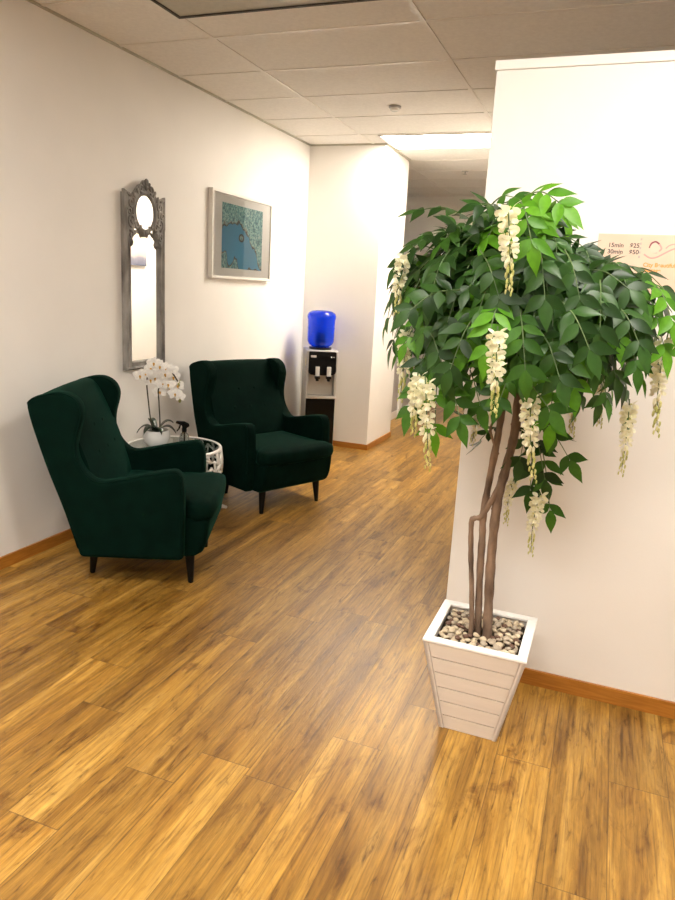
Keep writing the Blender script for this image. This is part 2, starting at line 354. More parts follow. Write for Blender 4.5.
# ------------------------------------------------------------------ wing chairs
def chair():
    t = thing('wingback_armchair', '', 'armchair')
    side = [(-.268, .165), (.250, .165), (.254, .40), (.252, .585), (.228, .632), (.19, .637), (.06, .612), (-.09, .575), (-.175, .562), (-.225, .60),
            (-.262, .66), (-.276, .72), (-.268, .79), (-.247, .86), (-.240, .91), (-.262, .965), (-.315, .998), (-.37, 1.0), (-.43, .985), (-.495, .962), (-.516, .925), (-.44, .683), (-.355, .45), (-.29, .25)]
    prof = smooth_poly(side, 2, keep=(0, 1))
    front = [p for p in prof if p[1] > .17]
    i0 = min(range(len(prof)), key=lambda i: (prof[i][0] - .262) ** 2 + (prof[i][1] - .3) ** 2)
    edge = [p for p in prof if not (p[0] < -.29 and p[1] < .93) and not p[1] < .2]
    for s in (-1, 1):
        lean = lambda y, z: y - s * max(0, z - .58) * .07
        mb = MB(); mb.prism(prof, 'y', s * .305, s * .385)
        for v in mb.bm.verts: v.co.y = lean(v.co.y, v.co.z)
        sp = mb.build('side_panel', 'velvet', t, smooth=True, bevel=.024, seg=4)
        inset = []
        for i, p in enumerate(edge):
            a, c = Vector(edge[max(i - 1, 0)]), Vector(edge[min(i + 1, len(edge) - 1)]); d_ = (c - a).normalized()
            inset.append((p[0] - d_.y * .0065, p[1] + d_.x * .0065))
        for y in (.3785, .3115):
            MB().tube([(p[0], lean(s * y, p[1]), p[1]) for p in inset], .0042, 6).build('piping', 'velvet', sp, smooth=True)
    # reclined back, padded
    back = [(-.16, .30), (-.175, .46), (-.225, .62), (-.29, .80), (-.345, .93), (-.385, .982), (-.435, .985), (-.49, .955), (-.498, .92), (-.43, .683), (-.35, .45), (-.30, .25), (-.285, .17), (-.18, .17)]
    bp = smooth_poly(back, 2)
    ys = [-.32, -.31, -.26, -.13, 0, .13, .26, .31, .32]
    rings = []
    for y in ys:
        k = 1 - (y / .32) ** 2
        rings.append([(x + (.020 * k if (x > -.40 - (.0) and z > .4 and x > -.42 + (.93 - z) * .33 - .02) else 0), y, z + .006 * k * (1 if z > .9 else 0)) for x, z in bp])
    MB().rings(rings).build('backrest', 'velvet', t, smooth=True, angle=60)
    for y, z in ((-.14, .66), (0, .66), (.14, .66), (-.07, .79), (.07, .79)):
        xs = -.235 - (z - .62) * .361 + .016 * (1 - (y / .32) ** 2) + .009
        MB().ball((xs, y, z), .014, 2, (.5, 1, 1)).build('button', 'velvet', t, smooth=True)
    # seat base between and in front of the side panels, sloping in to the legs
    fr = [(-.27, .165), (.30, .165), (.335, .185), (.358, .24), (.368, .31), (.372, .37), (-.20, .37)]
    mb = MB(); n = len(fr)
    mb.rings([[(x - (.018 if (abs(y) > .29 and x > .2) else 0), y, z) for x, z in fr] for y in (-.318, -.29, -.15, 0, .15, .29, .318)])
    mb.build('seat_base', 'velvet', t, smooth=True, bevel=.014, seg=3)
    # cushion: wider ahead of the arms
    out = [(-.19, -.300), (.255, -.300), (.275, -.318), (.30, -.335), (.362, -.322), (.384, -.29), (.396, -.15), (.40, 0), (.396, .15), (.384, .29), (.362, .322), (.30, .335), (.275, .318), (.255, .300), (-.19, .300)]
    cx, cy = .12, 0
    def ring(sc, z, dz=0):
        return [(cx + (x - cx) * (1 - sc * .9), cy + y * (1 - sc), z) for x, y in out]
    mb = MB(); mb.rings([ring(.06, .362), ring(.015, .372), ring(0, .395), ring(.006, .425), ring(.03, .445), ring(.10, .457), ring(.3, .466), ring(.6, .47), ring(.9, .471)])
    mb.build('seat_cushion', 'velvet', t, smooth=True)
    for x, y, tx, ty in ((.262, -.25, .270, -.260), (.262, .25, .270, .260), (-.25, -.175, -.268, -.178), (-.25, .175, -.268, .178)):
        mb = MB(); mb.rings([[(px + r * math.cos(a), py + r * math.sin(a), z) for a in [2 * PI * k / 14 for k in range(14)]] for px, py, r, z in ((tx, ty, .0125, 0), (tx, ty, .0145, .004), ((x + tx) / 2, (y + ty) / 2, .021, .09), (x, y, .027, .17))])
        mb.build('leg', 'black_wood', t, smooth=True, angle=50)
    return t
def copy_tree(o, parent=None):
    c = o.copy(); COL.objects.link(c)
    if parent: c.parent = parent
    for ch in list(o.children): copy_tree(ch, c)
    return c
chA = chair(); chA.location = (-2.257, 3.107, 0); chA.rotation_euler.z = math.radians(23.2)
chA['label'] = 'dark green velvet wing armchair nearer the camera, seen from the side beside the table'
chA['group'] = 'green velvet wing armchairs'
chB = copy_tree(chA); chB.location = (-2.250, 4.53, 0); chB.rotation_euler.z = math.radians(-24.5)
chB['label'] = 'dark green velvet wing armchair farther back, below the framed picture and before the water cooler'

# ------------------------------------------------------------------ side table
TC = Vector((-2.562, 3.785, 0)); TR = .300; TZ = .50
t = thing('side_table', 'round white openwork side table with glass top between the two green armchairs', 'side table', TC)
MB().lathe([(TR - .012, TZ - .012), (TR - .008, TZ - .010), (TR - .008, TZ - .003), (TR - .012, TZ)], n=56).build('glass_top', 'table_glass', t)
MB().tube([((TR) * math.cos(2 * PI * i / 60), TR * math.sin(2 * PI * i / 60), TZ - .007) for i in range(60)], .0115, 8, closed=True).build('rim', 'white_metal', t, smooth=True)
def drum_r(z):
    P = [(.09, .215), (.16, .252), (.26, .295), (.36, .314), (.44, .312), (.515, .297)]
    for (a, ra), (b, rb) in zip(P, P[1:]):
        if z <= b: k = (z - a) / (b - a); return ra + (rb - ra) * k
    return P[-1][1]
mb = MB(); r2 = random.Random(3); NR, NC = 8, 19
# brick-like jittered cells on the drum, thickened into branches
zs = [.09 + (.49 - .09) * i / NR for i in range(NR + 1)]
V = {}
for i in range(NR + 1):
    for j in range(NC * 2):
        z = zs[i] + (r2.uniform(-.02, .02) if 0 < i < NR else 0) + (.012 if (j + i) % 2 else -.012) * (0 < i < NR)
        a = 2 * PI * (j + r2.uniform(-.34, .34)) / (NC * 2); r = drum_r(min(max(z, .09), .515)); V[i, j] = (r * math.cos(a), r * math.sin(a), z)
def strut(p, q, r): 
    p, q = Vector(p), Vector(q); m_ = (p + q) / 2; rr = drum_r(min(max(m_.z, .09), .515)); k = rr / max(m_.xy.length, .01); m_.x *= k; m_.y *= k
    mb.tube([p, m_, q], [r * 1.15, r * .85, r * 1.15], 7)
for i in range(NR + 1):
    for j in range(NC * 2): strut(V[i, j], V[i, (j + 1) % (NC * 2)], .0068 * r2.uniform(.8, 1.3))
for i in range(NR):
    for j in range(NC * 2):
        if (j + i) % 2 == 0 and r2.random() > .08: strut(V[i, j], V[i + 1, j], .0075 * r2.uniform(.8, 1.3))
for k, p in V.items(): mb.ball(p, .0105, 1)
mb.build('lattice_body', 'white_metal', t, smooth=True)
for a in (63, 118, 242, 298):
    c, s_ = math.cos(math.radians(a)), math.sin(math.radians(a))
    pts = [(.22 * c, .22 * s_, .12), (.26 * c, .26 * s_, .085), (.34 * c, .34 * s_, .04), (.415 * c, .415 * s_, .0105)]
    MB().tube(spline(pts, 4), [.016] * 6 + [.014] * 5 + [.0105] * 2, 8).build('foot', 'white_metal', t, smooth=True)

# ------------------------------------------------------------------ orchid
OC = Vector((-2.660, 3.735, TZ + .001))
t = thing('potted_orchid', 'white moth orchid in a round white pot on the glass side table', 'potted plant', OC)
MB().lathe([(.050, 0), (.062, .004), (.078, .03), (.085, .06), (.084, .088), (.080, .104), (.075, .104), (.076, .085), (.07, .07), (.001, .07)], n=40, cap=False).build('pot', 'ceramic', t, smooth=True, angle=60)
MB().lathe([(.074, .09), (.04, .098), (.001, .1)], n=24).build('moss', 'orchid_leaf', t, smooth=True)
AX = Vector((.83, .55, 0)); AY = Vector((-.55, .83, 0))          # along the spray / away from the viewer's side
def broad_leaf(az, L, W, lift, drop, name='leaf'):
    d = Vector((math.cos(az), math.sin(az), 0)); sd = Vector((-d.y, d.x, 0)); mb = MB(); n = 10; top, bot = [], []
    rows = []
    for i in range(n + 1):
        u = i / n; w = W * math.sin(PI * min(1, .12 + u * .88)) ** .7 if u < 1 else .001
        c = d * (.01 + L * u) + Vector((0, 0, .10 + lift * math.sin(u * PI * .62) - drop * u ** 2.5))
        rows.append([c - sd * w + Vector((0, 0, .006)), c + Vector((0, 0, -.004)), c + sd * w + Vector((0, 0, .006)), c + Vector((0, 0, .001))])
    mb.rings(rows); return mb.build(name, 'orchid_leaf', t, smooth=True)
for az, L, W, li, dr in ((20, .118, .026, .05, .06), (48, .10, .024, .07, .02), (150, .11, .024, .07, .02), (205, .115, .026, .05, .07), (265, .11, .025, .05, .06), (320, .12, .025, .05, .05)):
    broad_leaf(math.radians(az), L, W, li, dr)
def petal_fan(mb, c, nrm, up, size, r):
    nrm = nrm.normalized(); sx = up.cross(nrm).normalized(); uy = nrm.cross(sx)
    def petal(ang, L, W, cup):
        d = uy * math.cos(ang) + sx * math.sin(ang); s = nrm.cross(d); rows = []
        prev = None
        for i in range(7):
            u = i / 6; w = W * (math.sin(PI * (.08 + .9 * u)) ** .6) * .5
            p = c + d * (L * u) + nrm * (cup * u * u + .003)
            rows.append((mb.bm.verts.new(p - s * w), mb.bm.verts.new(p + nrm * .002), mb.bm.verts.new(p + s * w)))
        for a, b in zip(rows, rows[1:]):
            for q in range(2):
                f = mb.bm.faces.new((a[q], a[q + 1], b[q + 1], b[q])); f.material_index = mb.mi
    mb.mi = 0
    for a in (0, 2.25, -2.25): petal(a, size * .95, size * .55, -.006)
    for a in (1.35, -1.35): petal(a, size * 1.05, size * 1.0, .004)
    mb.mi = 1
    mb.ball(c + nrm * .008 - uy * size * .12, size * .17, 1, (1, 1, 1.1)); mb.ball(c + nrm * .006 - uy * size * .32, size * .11, 1)
def P2(a, z, off=0): return AX * a + AY * off + Vector((0, 0, z))
s1 = spline([P2(-.02, .09), P2(-.036, .17), P2(-.048, .28), P2(-.058, .417), P2(-.035, .485), P2(.03, .505), P2(.09, .485), P2(.135, .42)], 5)
s2 = spline([P2(.022, .09), P2(.022, .17), P2(.017, .28), P2(.014, .368), P2(.045, .395), P2(.10, .375), P2(.145, .315)], 5)
view = Vector((.49, -.78, .18))
S1 = MB().tube(s1, [.0045] * len(s1), 7).build('flower_stem', 'orchid_stem', t, smooth=True)
S2 = MB().tube(s2, [.0045] * len(s2), 7).build('flower_stem', 'orchid_stem', t, smooth=True)
for st, fl in ((S1, [(-.095, .455), (-.06, .468), (-.03, .50), (-.012, .532), (.01, .475), (.028, .515), (.055, .47), (.06, .505), (.095, .49), (-.035, .425), (.105, .448), (-.005, .44)]), (S2, [(.04, .405), (.075, .40), (.09, .365), (.12, .345), (.135, .395), (.15, .325), (.02, .35)])):
    for k, (a, z) in enumerate(fl):
        mb = MB(); nv = view + Vector((rnd.uniform(-.45, .45), rnd.uniform(-.3, .3), rnd.uniform(-.3, .2)))
        petal_fan(mb, P2(a, z, rnd.uniform(-.03, .015)), nv, Vector((rnd.uniform(-.3, .3), 0, 1)), .047 if z > .34 else .036, rnd)
        mb.build('flower', ['orchid_white', 'orchid_yellow'], st, smooth=True)
for st, a, z in ((S1, .15, .418), (S1, .142, .40), (S2, .152, .312), (S2, .147, .295)):
    MB().ball(P2(a, z), .012, 2, (.8, .8, 1.2)).build('flower_bud', 'orchid_bud', st, smooth=True)

# ------------------------------------------------------------------ spray bottle
t = thing('spray_bottle', 'clear spray bottle with black trigger beside the orchid pot on the glass table', 'spray bottle', (-2.522, 3.845, TZ + .001), math.radians(33))
MB().lathe([(.026, 0), (.031, .004), (.031, .055), (.026, .072), (.014, .084), (.0135, .098)], n=28).build('bottle', 'clear_glass', t, smooth=True, angle=50)
MB().lathe([(.016, .090), (.016, .112), (.011, .114)], n=20).build('collar', 'black_plastic', t, smooth=True, angle=40)
mb = MB(); mb.prism([(-.055, .146), (-.05, .160), (.0, .158), (.03, .142), (.034, .126), (.012, .112), (-.012, .112), (-.016, .132)], 'y', -.011, .011); mb.build('trigger_head', 'black_plastic', t, bevel=.004, smooth=True)
mb = MB(); mb.prism([(-.030, .135), (-.020, .134), (-.028, .108), (-.046, .088), (-.050, .093), (-.038, .112)], 'y', -.006, .006); mb.build('trigger', 'black_plastic', t, bevel=.002)
MB().lathe([(.0035, .012), (.0035, .095)], n=8).build('dip_tube', 'black_plastic', t)

# ------------------------------------------------------------------ ornate mirror on the left wall
t = thing('wall_mirror', 'tall narrow mirror with weathered grey carved frame and oval crest on the left wall', 'mirror', (WX + .001, 3.893, .972))
H1 = 1.085; HW = .206; CW = .056           # local: x out of the wall, y along it, z up
mb = MB()
for s in (-1, 1):
    # stepped moulding
    mb.box((0, s * HW - (CW if s > 0 else 0), 0), (.030, s * HW + (CW if s < 0 else 0), H1))
    y0 = s * (HW - .012); mb.tube([(.030, y0, .012), (.030, y0, H1 - .01)], .010, 8)
    y0 = s * (HW - CW + .010); mb.tube([(.028, y0, .05), (.028, y0, H1 - .20)], .008, 8)
mb.box((0, -HW + CW, 0), (.030, HW - CW, .055)); mb.tube([(.030, -HW, .012), (.030, HW, .012)], .010, 8); mb.tube([(.028, -HW + CW, .047), (.028, HW - CW, .047)], .008, 8)
mb.build('frame', 'mirror_frame', t, smooth=True, angle=35)
# crest panel with its oval opening and leafy lower edge
OZ = .985; OA, OB = .098, .106
cr = [(-HW, .90), (-HW, H1 + .012), (-HW + .02, H1 + .004), (-.15, H1 - .012), (-.11, H1 + .004), (-.085, H1 + .032), (-.06, H1 + .055), (-.03, H1 + .068), (-.012, H1 + .088), (0, H1 + .092)]
low = [(-.165, .76), (-.135, .80), (-.142, .83), (-.115, .85), (-.12, .885), (-.08, .905), (-.055, .882), (-.045, .905), (-.03, .868), (-.012, .845), (0, .838)]
outer = cr + [(-y, z) for y, z in cr[-2::-1]] + [(-y, z) for y, z in low[:-1]] + [(low[-1])] + [(y, z) for y, z in low[-2::-1]]
def curve_plate(loops, depth, bev):
    cu = bpy.data.curves.new('tmp', 'CURVE'); cu.dimensions = '2D'; cu.fill_mode = 'BOTH'; cu.extrude = depth / 2; cu.bevel_depth = bev; cu.bevel_resolution = 1
    for lp in loops:
        sp = cu.splines.new('POLY'); sp.points.add(len(lp) - 1); sp.use_cyclic_u = True
        for p, q in zip(sp.points, lp): p.co = (q[0], q[1], 0, 1)
    ob = bpy.data.objects.new('tmp', cu); COL.objects.link(ob)
    me = bpy.data.meshes.new_from_object(ob.evaluated_get(bpy.context.evaluated_depsgraph_get()))
    bpy.data.objects.remove(ob); bpy.data.curves.remove(cu); return me
def plate_obj(name, loops, depth, bev, m, parent, xf):
    me = curve_plate(loops, depth, bev); me.transform(xf); me.materials.clear(); me.materials.append(M[m])
    o = bpy.data.objects.new(name, me); COL.objects.link(o); o.parent = parent; return o
oval = lambda a, b, n=40: [(a * math.cos(2 * PI * i / n), OZ + b * math.sin(2 * PI * i / n)) for i in range(n)]
XF = Matrix(((0, 0, 1, .024), (1, 0, 0, 0), (0, 1, 0, 0), (0, 0, 0, 1)))      # plate (u, v, n) -> (x = n, y = u, z = v)
hole = [(-.125, .95), (-.155, .93), (-.15, 1.02), (-.13, 1.03)]
cp = plate_obj('crest', [outer, oval(OA, OB)], .016, .004, 'mirror_frame', t, XF)
mb = MB(); mb.tube([(.031, y, z) for y, z in oval(OA + .008, OB + .008)], .009, 8, closed=True)
mb.build('oval_moulding', 'mirror_frame', cp, smooth=True)
def scroll(mb, y, z, r, turns, a0, hand, rad):
    pts = []
    for i in range(22):
        k = i / 21; a = a0 + hand * turns * 2 * PI * k; q = r * (1 - .8 * k); pts.append((.038, y + q * math.cos(a), z + q * math.sin(a)))
    mb.tube(pts, [rad * (1 - .4 * i / 21) for i in range(22)], 6)
mb = MB()
for s in (-1, 1):
    for (y, z, r, tn, a0) in ((.15, 1.03, .035, 1.2, 2.2), (.145, .925, .04, 1.3, -1.6), (.10, .90, .028, 1.1, .3), (.05, 1.128, .028, 1.1, -2.0), (.155, .84, .026, 1.1, 1.0), (.17, .975, .022, 1.0, .5)):
        scroll(mb, s * y, z, r, tn, a0 if s > 0 else PI - a0, s, .008)
    for (y, z, a, l) in ((.17, 1.075, .4, .05), (.12, 1.075, 1.2, .045), (.03, 1.148, 1.2, .045), (.115, .855, -.9, .045), (.15, .79, -1.2, .045), (.06, .895, -1.0, .035), (.03, .87, -1.4, .035), (.085, 1.105, 1.0, .05), (.13, .985, 1.6, .05)):
        rot = Euler((a if s > 0 else PI - a, 0, 0)).to_matrix()
        mb.ball((.038, s * y, z), l / 2, 2, (.45, 1, .42), rot)
for z, r in ((1.165, .022), (1.138, .02), (.862, .022), (.845, .014)): mb.ball((.040, 0, z), r, 2, (.6, .8, 1.1))
mb.build('carving', 'mirror_frame', cp, smooth=True)
MB().box((.013, -HW + CW, .05), (.0165, HW - CW, .93)).build('mirror_glass', 'mirror', t)
me = [(y, z) for y, z in oval(OA + .004, OB + .004)]
mb = MB(); mb.prism(me, 'x', .024, .028); mb.build('oval_glass', 'mirror', t)

# ------------------------------------------------------------------ framed reef picture
def print_mat():
    m, nt, b = mat('reef_print'); tc = nt.nodes.new('ShaderNodeTexCoord')
    sep = nt.nodes.new('ShaderNodeSeparateXYZ'); link(nt, tc.outputs['Object'], sep.inputs[0])
    U = mth(nt, 'DIVIDE', mth(nt, 'ADD', sep.outputs[1], .33), .66); Vv = mth(nt, 'DIVIDE', mth(nt, 'ADD', sep.outputs[2], .24), .48)
    n1 = node(nt, 'ShaderNodeTexNoise', Scale=14, Detail=6); link(nt, tc.outputs['Object'], n1.inputs['Vector'])
    jit = mth(nt, 'MULTIPLY', mth(nt, 'SUBTRACT', n1.outputs['Fac'], .5), .26)
    def curve(pts):
        fc = nt.nodes.new('ShaderNodeFloatCurve'); c = fc.mapping.curves[0]
        while len(c.points) < len(pts): c.points.new(.5, .5)
        for p, q in zip(c.points, pts): p.location = q
        fc.mapping.update(); link(nt, U, fc.inputs['Value']); return fc.outputs[0]
    up = mth(nt, 'ADD', mth(nt, 'SUBTRACT', Vv, curve([(0, .64), (.2, .72), (.34, .74), (.5, .66), (.62, .60), (.70, .40), (.84, .28), (.92, .05), (1, -.0)])), jit)
    lo = mth(nt, 'ADD', mth(nt, 'SUBTRACT', curve([(0, .25), (.08, .28), (.16, .05), (.24, .10), (.33, .20), (.40, .02), (.6, 0), (1, 0)]), Vv), jit)
    dx = mth(nt, 'SUBTRACT', U, .46); dy = mth(nt, 'SUBTRACT', Vv, .50)
    isl = mth(nt, 'SUBTRACT', .055, mth(nt, 'SQRT', mth(nt, 'ADD', mth(nt, 'MULTIPLY', dx, dx), mth(nt, 'MULTIPLY', dy, dy))))
    dmax = mth(nt, 'MAXIMUM', mth(nt, 'MAXIMUM', up, lo), isl)
    vo = node(nt, 'ShaderNodeTexVoronoi', Scale=75); link(nt, tc.outputs['Object'], vo.inputs['Vector'])
    n2 = node(nt, 'ShaderNodeTexNoise', Scale=55, Detail=6); link(nt, tc.outputs['Object'], n2.inputs['Vector'])
    reef = ramp(nt, n2.outputs['Fac'], [(.36, (.05, .20, .24)), (.5, (.20, .47, .49)), (.62, (.42, .66, .62))])
    reef = mixc(nt, mth(nt, 'LESS_THAN', vo.outputs['Distance'], .28), reef, (.05, .15, .17))
    sea = ramp(nt, Vv, [(0, (.06, .36, .58)), (1, (.035, .27, .48))])
    rim = ramp(nt, dmax, [(0, (0, 0, 0)), (.045, (1, 1, 1))])
    c = mixc(nt, mth(nt, 'GREATER_THAN', dmax, 0), sea, mixc(nt, rim, (.30, .27, .20), reef))
    edge = mth(nt, 'LESS_THAN', mth(nt, 'ABSOLUTE', dmax), .012)
    c = mixc(nt, edge, c, (.05, .06, .05))
    link(nt, c, b.inputs['Base Color']); setp(b, rough=.6); return m
M['print'] = print_mat()
PW, PH = .488, .322
t = thing('framed_picture', 'white framed picture of blue water and teal reef on the left wall', 'picture', (WX + .001, 5.178, 1.904))
mb = MB(); fw = .022
mb.box((0, -PW, -PH), (.038, PW, -PH + fw)).box((0, -PW, PH - fw), (.038, PW, PH)).box((0, -PW, -PH + fw), (.038, -PW + fw, PH - fw)).box((0, PW - fw, -PH + fw), (.038, PW, PH - fw)).box((0, -PW + fw, -PH + fw), (.008, PW - fw, PH - fw))
mb.build('frame', 'white_frame', t, bevel=.003)
MB().box((.022, -PW + fw, -PH + fw), (.024, PW - fw, PH - fw)).build('mat_board', 'mat_board', t)
MB().box((.0245, -.33, -.24), (.0255, .33, .24)).build('print', 'print', t)
mb = MB(); mb.bm.faces.new([mb.bm.verts.new(p) for p in ((.032, -PW + fw, -PH + fw), (.032, PW - fw, -PH + fw), (.032, PW - fw, PH - fw), (.032, -PW + fw, PH - fw))]); mb.build('glazing', 'pane', t)

# seascape on the corridor's right wall, seen in the mirror
m, nt, b = mat('seascape_print'); tc = nt.nodes.new('ShaderNodeTexCoord'); sep = nt.nodes.new('ShaderNodeSeparateXYZ'); link(nt, tc.outputs['Object'], sep.inputs[0])
nz = node(nt, 'ShaderNodeTexNoise', Scale=9, Detail=5); link(nt, tc.outputs['Object'], nz.inputs['Vector'])
v = mth(nt, 'ADD', mth(nt, 'DIVIDE', mth(nt, 'ADD', sep.outputs[2], .18), .36), mth(nt, 'MULTIPLY', mth(nt, 'SUBTRACT', nz.outputs['Fac'], .5), .2))
link(nt, ramp(nt, v, [(.0, (.10, .11, .16)), (.22, (.22, .21, .26)), (.32, (.50, .42, .38)), (.5, (.72, .56, .42)), (1, (.75, .68, .55))]), b.inputs['Base Color']); setp(b, rough=.6); M['seascape'] = m
t = thing('seascape_picture', 'small grey and peach seascape picture seen only as a reflection in the tall mirror', 'picture', (-.851, 6.40, 1.86))
MB().box((-.022, -.245, -.182), (-.002, .245, .182)).build('canvas', 'seascape', t)

# ------------------------------------------------------------------ water cooler and bottle
CX, CY = -2.575, 6.235
t = thing('water_cooler', 'black and silver water cooler against the white column behind the far armchair', 'water cooler', (CX, CY, 0), math.radians(31))
W2, D2 = .143, .17
mb = MB(); mb.box((-W2, -D2 + .012, .02), (W2, D2, .545)); mb.box((-W2, -D2 + .012, .78), (W2, D2, .982)); mb.box((-W2, -D2 + .11, .545), (W2, D2, .78)); mb.box((-W2, -D2 + .012, .545), (-W2 + .022, -D2 + .11, .78)); mb.box((W2 - .022, -D2 + .012, .545), (W2, -D2 + .11, .78))
mb.build('body', 'silver_dark', t, bevel=.006)
mb = MB(); mb.box((-W2 + .004, -D2, .025), (W2 - .004, -D2 + .014, .53)); mb.build('door', 'black_door', t, bevel=.006)
mb = MB(); mb.box((-W2, -D2 - .004, .53), (W2, -D2 + .014, .552)); mb.build('front_ledge', 'silver', t, bevel=.003)
mb = MB(); mb.box((-W2, -D2 - .002, .552), (-W2 + .02, -D2 + .013, .982)).box((W2 - .02, -D2 - .002, .552), (W2, -D2 + .013, .982)).box((-W2 + .02, -D2 - .002, .955), (W2 - .02, -D2 + .013, .982)); mb.build('front_frame', 'silver', t, bevel=.003)
mb = MB(); mb.box((-W2 + .024, -D2 + .095, .552), (W2 - .024, -D2 + .112, .79)); mb.build('niche_back', 'niche', t)
MB().box((-W2 + .02, -D2 + .004, .545), (W2 - .02, -D2 + .11, .556)).build('drip_tray', 'silver', t)
pts = [(-.122, .973), (.124, .973), (.130, .967), (.132, .79), (.125, .77), (.105, .758), (.075, .752), (-.075, .752), (-.105, .758), (-.125, .77), (-.130, .79), (-.128, .967)]
cpn = MB(); cpn.prism(pts, 'y', -D2 - .016, -D2 + .02); cpn = cpn.build('control_panel', 'black_plastic', t, bevel=.004)
MB().box((-.112, -D2 - .0175, .918), (-.06, -D2 - .0155, .938)).build('logo_plate', 'label_grey', cpn)
MB().ball((.082, -D2 - .016, .925), .007, 2, (1, .4, 1)).build('indicator_light', 'ceramic', cpn); MB().ball((.106, -D2 - .016, .925), .005, 2, (1, .4, 1)).build('indicator_light', 'niche', cpn)
for x in (-.045, .062):
    tp = MB(); tp.box((x - .024, -D2 - .05, .722), (x + .024, -D2 + .0, .748)); tp.lathe([(.014, .700), (.016, .724)], (x, -D2 - .028, 0), 14); tp = tp.build('tap', 'black_plastic', t, bevel=.003)
    mb = MB(); mb.box((x - .019, -D2 - .040, .745), (x + .019, -D2 - .020, .835)); mb.build('lever', 'label_grey', tp, bevel=.004)
MB().box((-W2 - .0015, -.10, .83), (-W2 + .001, -.07, .90)).build('energy_label', 'label_yellow', t)
MB().lathe([(.095, .975), (.108, .984), (.108, 1.004), (.06, 1.006)], n=36).build('bottle_collar', 'black_plastic', t, smooth=True, angle=40)
MB().box((-W2 + .01, -D2 + .03, 0), (W2 - .01, D2 - .01, .02)).build('foot_base', 'black_plastic', t)
t = thing('water_bottle', 'bright blue water bottle upside down on top of the water cooler', 'water bottle', (CX, CY, 1.006), math.radians(31))
mb = MB(); out_ = [(.05, .001), (.085, .004), (.112, .022), (.125, .05), (.127, .07), (.127, .16), (.130, .175), (.127, .19), (.130, .25), (.135, .268), (.136, .29), (.125, .315), (.095, .332), (.05, .34), (.002, .342)]
mb.lathe(out_, n=48); mb.build('shell', 'blue', t, smooth=True, angle=60)
MB().lathe([(.034, .03), (.034, .09), (.026, .13), (.02, .14)], n=24).build('spike', 'black_plastic', t, smooth=True, angle=40)

# ------------------------------------------------------------------ poster on the partition
M['poster'] = noisy('peach_poster_paper', (.72, .50, .37), (.78, .57, .44), 6, .5)
for k, c in (('ink_dark', (.07, .055, .06)), ('ink_orange', (.85, .33, .07)), ('ink_pink', (.78, .36, .33)), ('ink_maroon', (.26, .07, .09)), ('ink_peach', (.85, .58, .46)), ('ink_grey', (.50, .42, .38))):
    M[k] = noisy(k, tuple(x * .95 for x in c), c, 40, .6)
PX, PZ = -.09, 1.799
t = thing('poster', 'peach price poster with orange lettering on the white partition, partly behind the wisteria leaves', 'poster', (PX, PY, PZ))
MB().box((0, -.0022, -.21), (.297, .004, 0)).build('sheet', 'poster', t)
def text(s, size, x, z, m, name='lettering', bold=0):
    cu = bpy.data.curves.new('tmp', 'FONT'); cu.body = s; cu.size = size; cu.extrude = .0002; cu.offset = bold
    ob = bpy.data.objects.new('tmp', cu); COL.objects.link(ob)
    me = bpy.data.meshes.new_from_object(ob.evaluated_get(bpy.context.evaluated_depsgraph_get())); bpy.data.objects.remove(ob); bpy.data.curves.remove(cu)
    me.transform(Matrix(((1, 0, 0, x), (0, 0, -1, -.0024), (0, 1, 0, z), (0, 0, 0, 1)))); me.materials.clear(); me.materials.append(M[m])
    o = bpy.data.objects.new(name, me); COL.objects.link(o); o.parent = t; return o
text('15min', .021, .036, -.045, 'ink_dark', bold=.0004); text('$25', .021, .108, -.045, 'ink_dark', bold=.0004)
text('30min', .021, .036, -.067, 'ink_dark', bold=.0004); text('$50', .021, .108, -.067, 'ink_dark', bold=.0004)
text('City Beautiful', .019, .160, -.108, 'ink_orange', bold=.0006); text('Massage', .019, .157, -.126, 'ink_orange', bold=.0006)
def stroke(pts, r, m, name='drawing'):
    mb = MB(); mb.tube([(x, -.0022, z) for x, z in [(p.x, p.y) for p in spline([(a, c, 0) for a, c in pts], 5)]], r, 6)
    me = mb
    o = me.build(name, m, t); o.scale = (1, .25, 1); o.location.y = -.0018; return o
MB().lathe([(.016, 0), (.016, .0004)], n=20).build('drawing', 'ink_peach', t).matrix_local = Matrix.Translation((.190, -.0025, -.045)) @ Matrix.Rotation(PI / 2, 4, 'X')
stroke([(.173, -.045), (.177, -.030), (.190, -.023), (.203, -.031)], .0028, 'ink_maroon'); stroke([(.203, -.031), (.212, -.045), (.205, -.055)], .003, 'ink_pink')
stroke([(.180, -.045), (.186, -.058), (.199, -.060)], .0022, 'ink_pink'); stroke([(.187, -.043), (.194, -.041)], .0016, 'ink_maroon')
stroke([(.158, -.066), (.18, -.078), (.20, -.075), (.222, -.062), (.245, -.048), (.27, -.04)], .0028, 'ink_pink'); stroke([(.225, -.045), (.235, -.035), (.25, -.030), (.27, -.03)], .0022, 'ink_pink')
for z in (-.02, -.035, -.05, -.065, -.08): MB().box((.140, -.0026, z), (.146, -.002, z + .008)).build('ornament', 'ink_grey', t)

# ------------------------------------------------------------------ potted wisteria tree
TX, TY = -.297, 2.418
tree = thing('potted_wisteria_tree', 'artificial wisteria tree with hanging cream flowers in a square white planter', 'potted tree', (TX - .004, TY - .006, 0))
ROOT = Vector((TX - .004, TY - .006, 0))
def L(p): return Vector(p) - ROOT
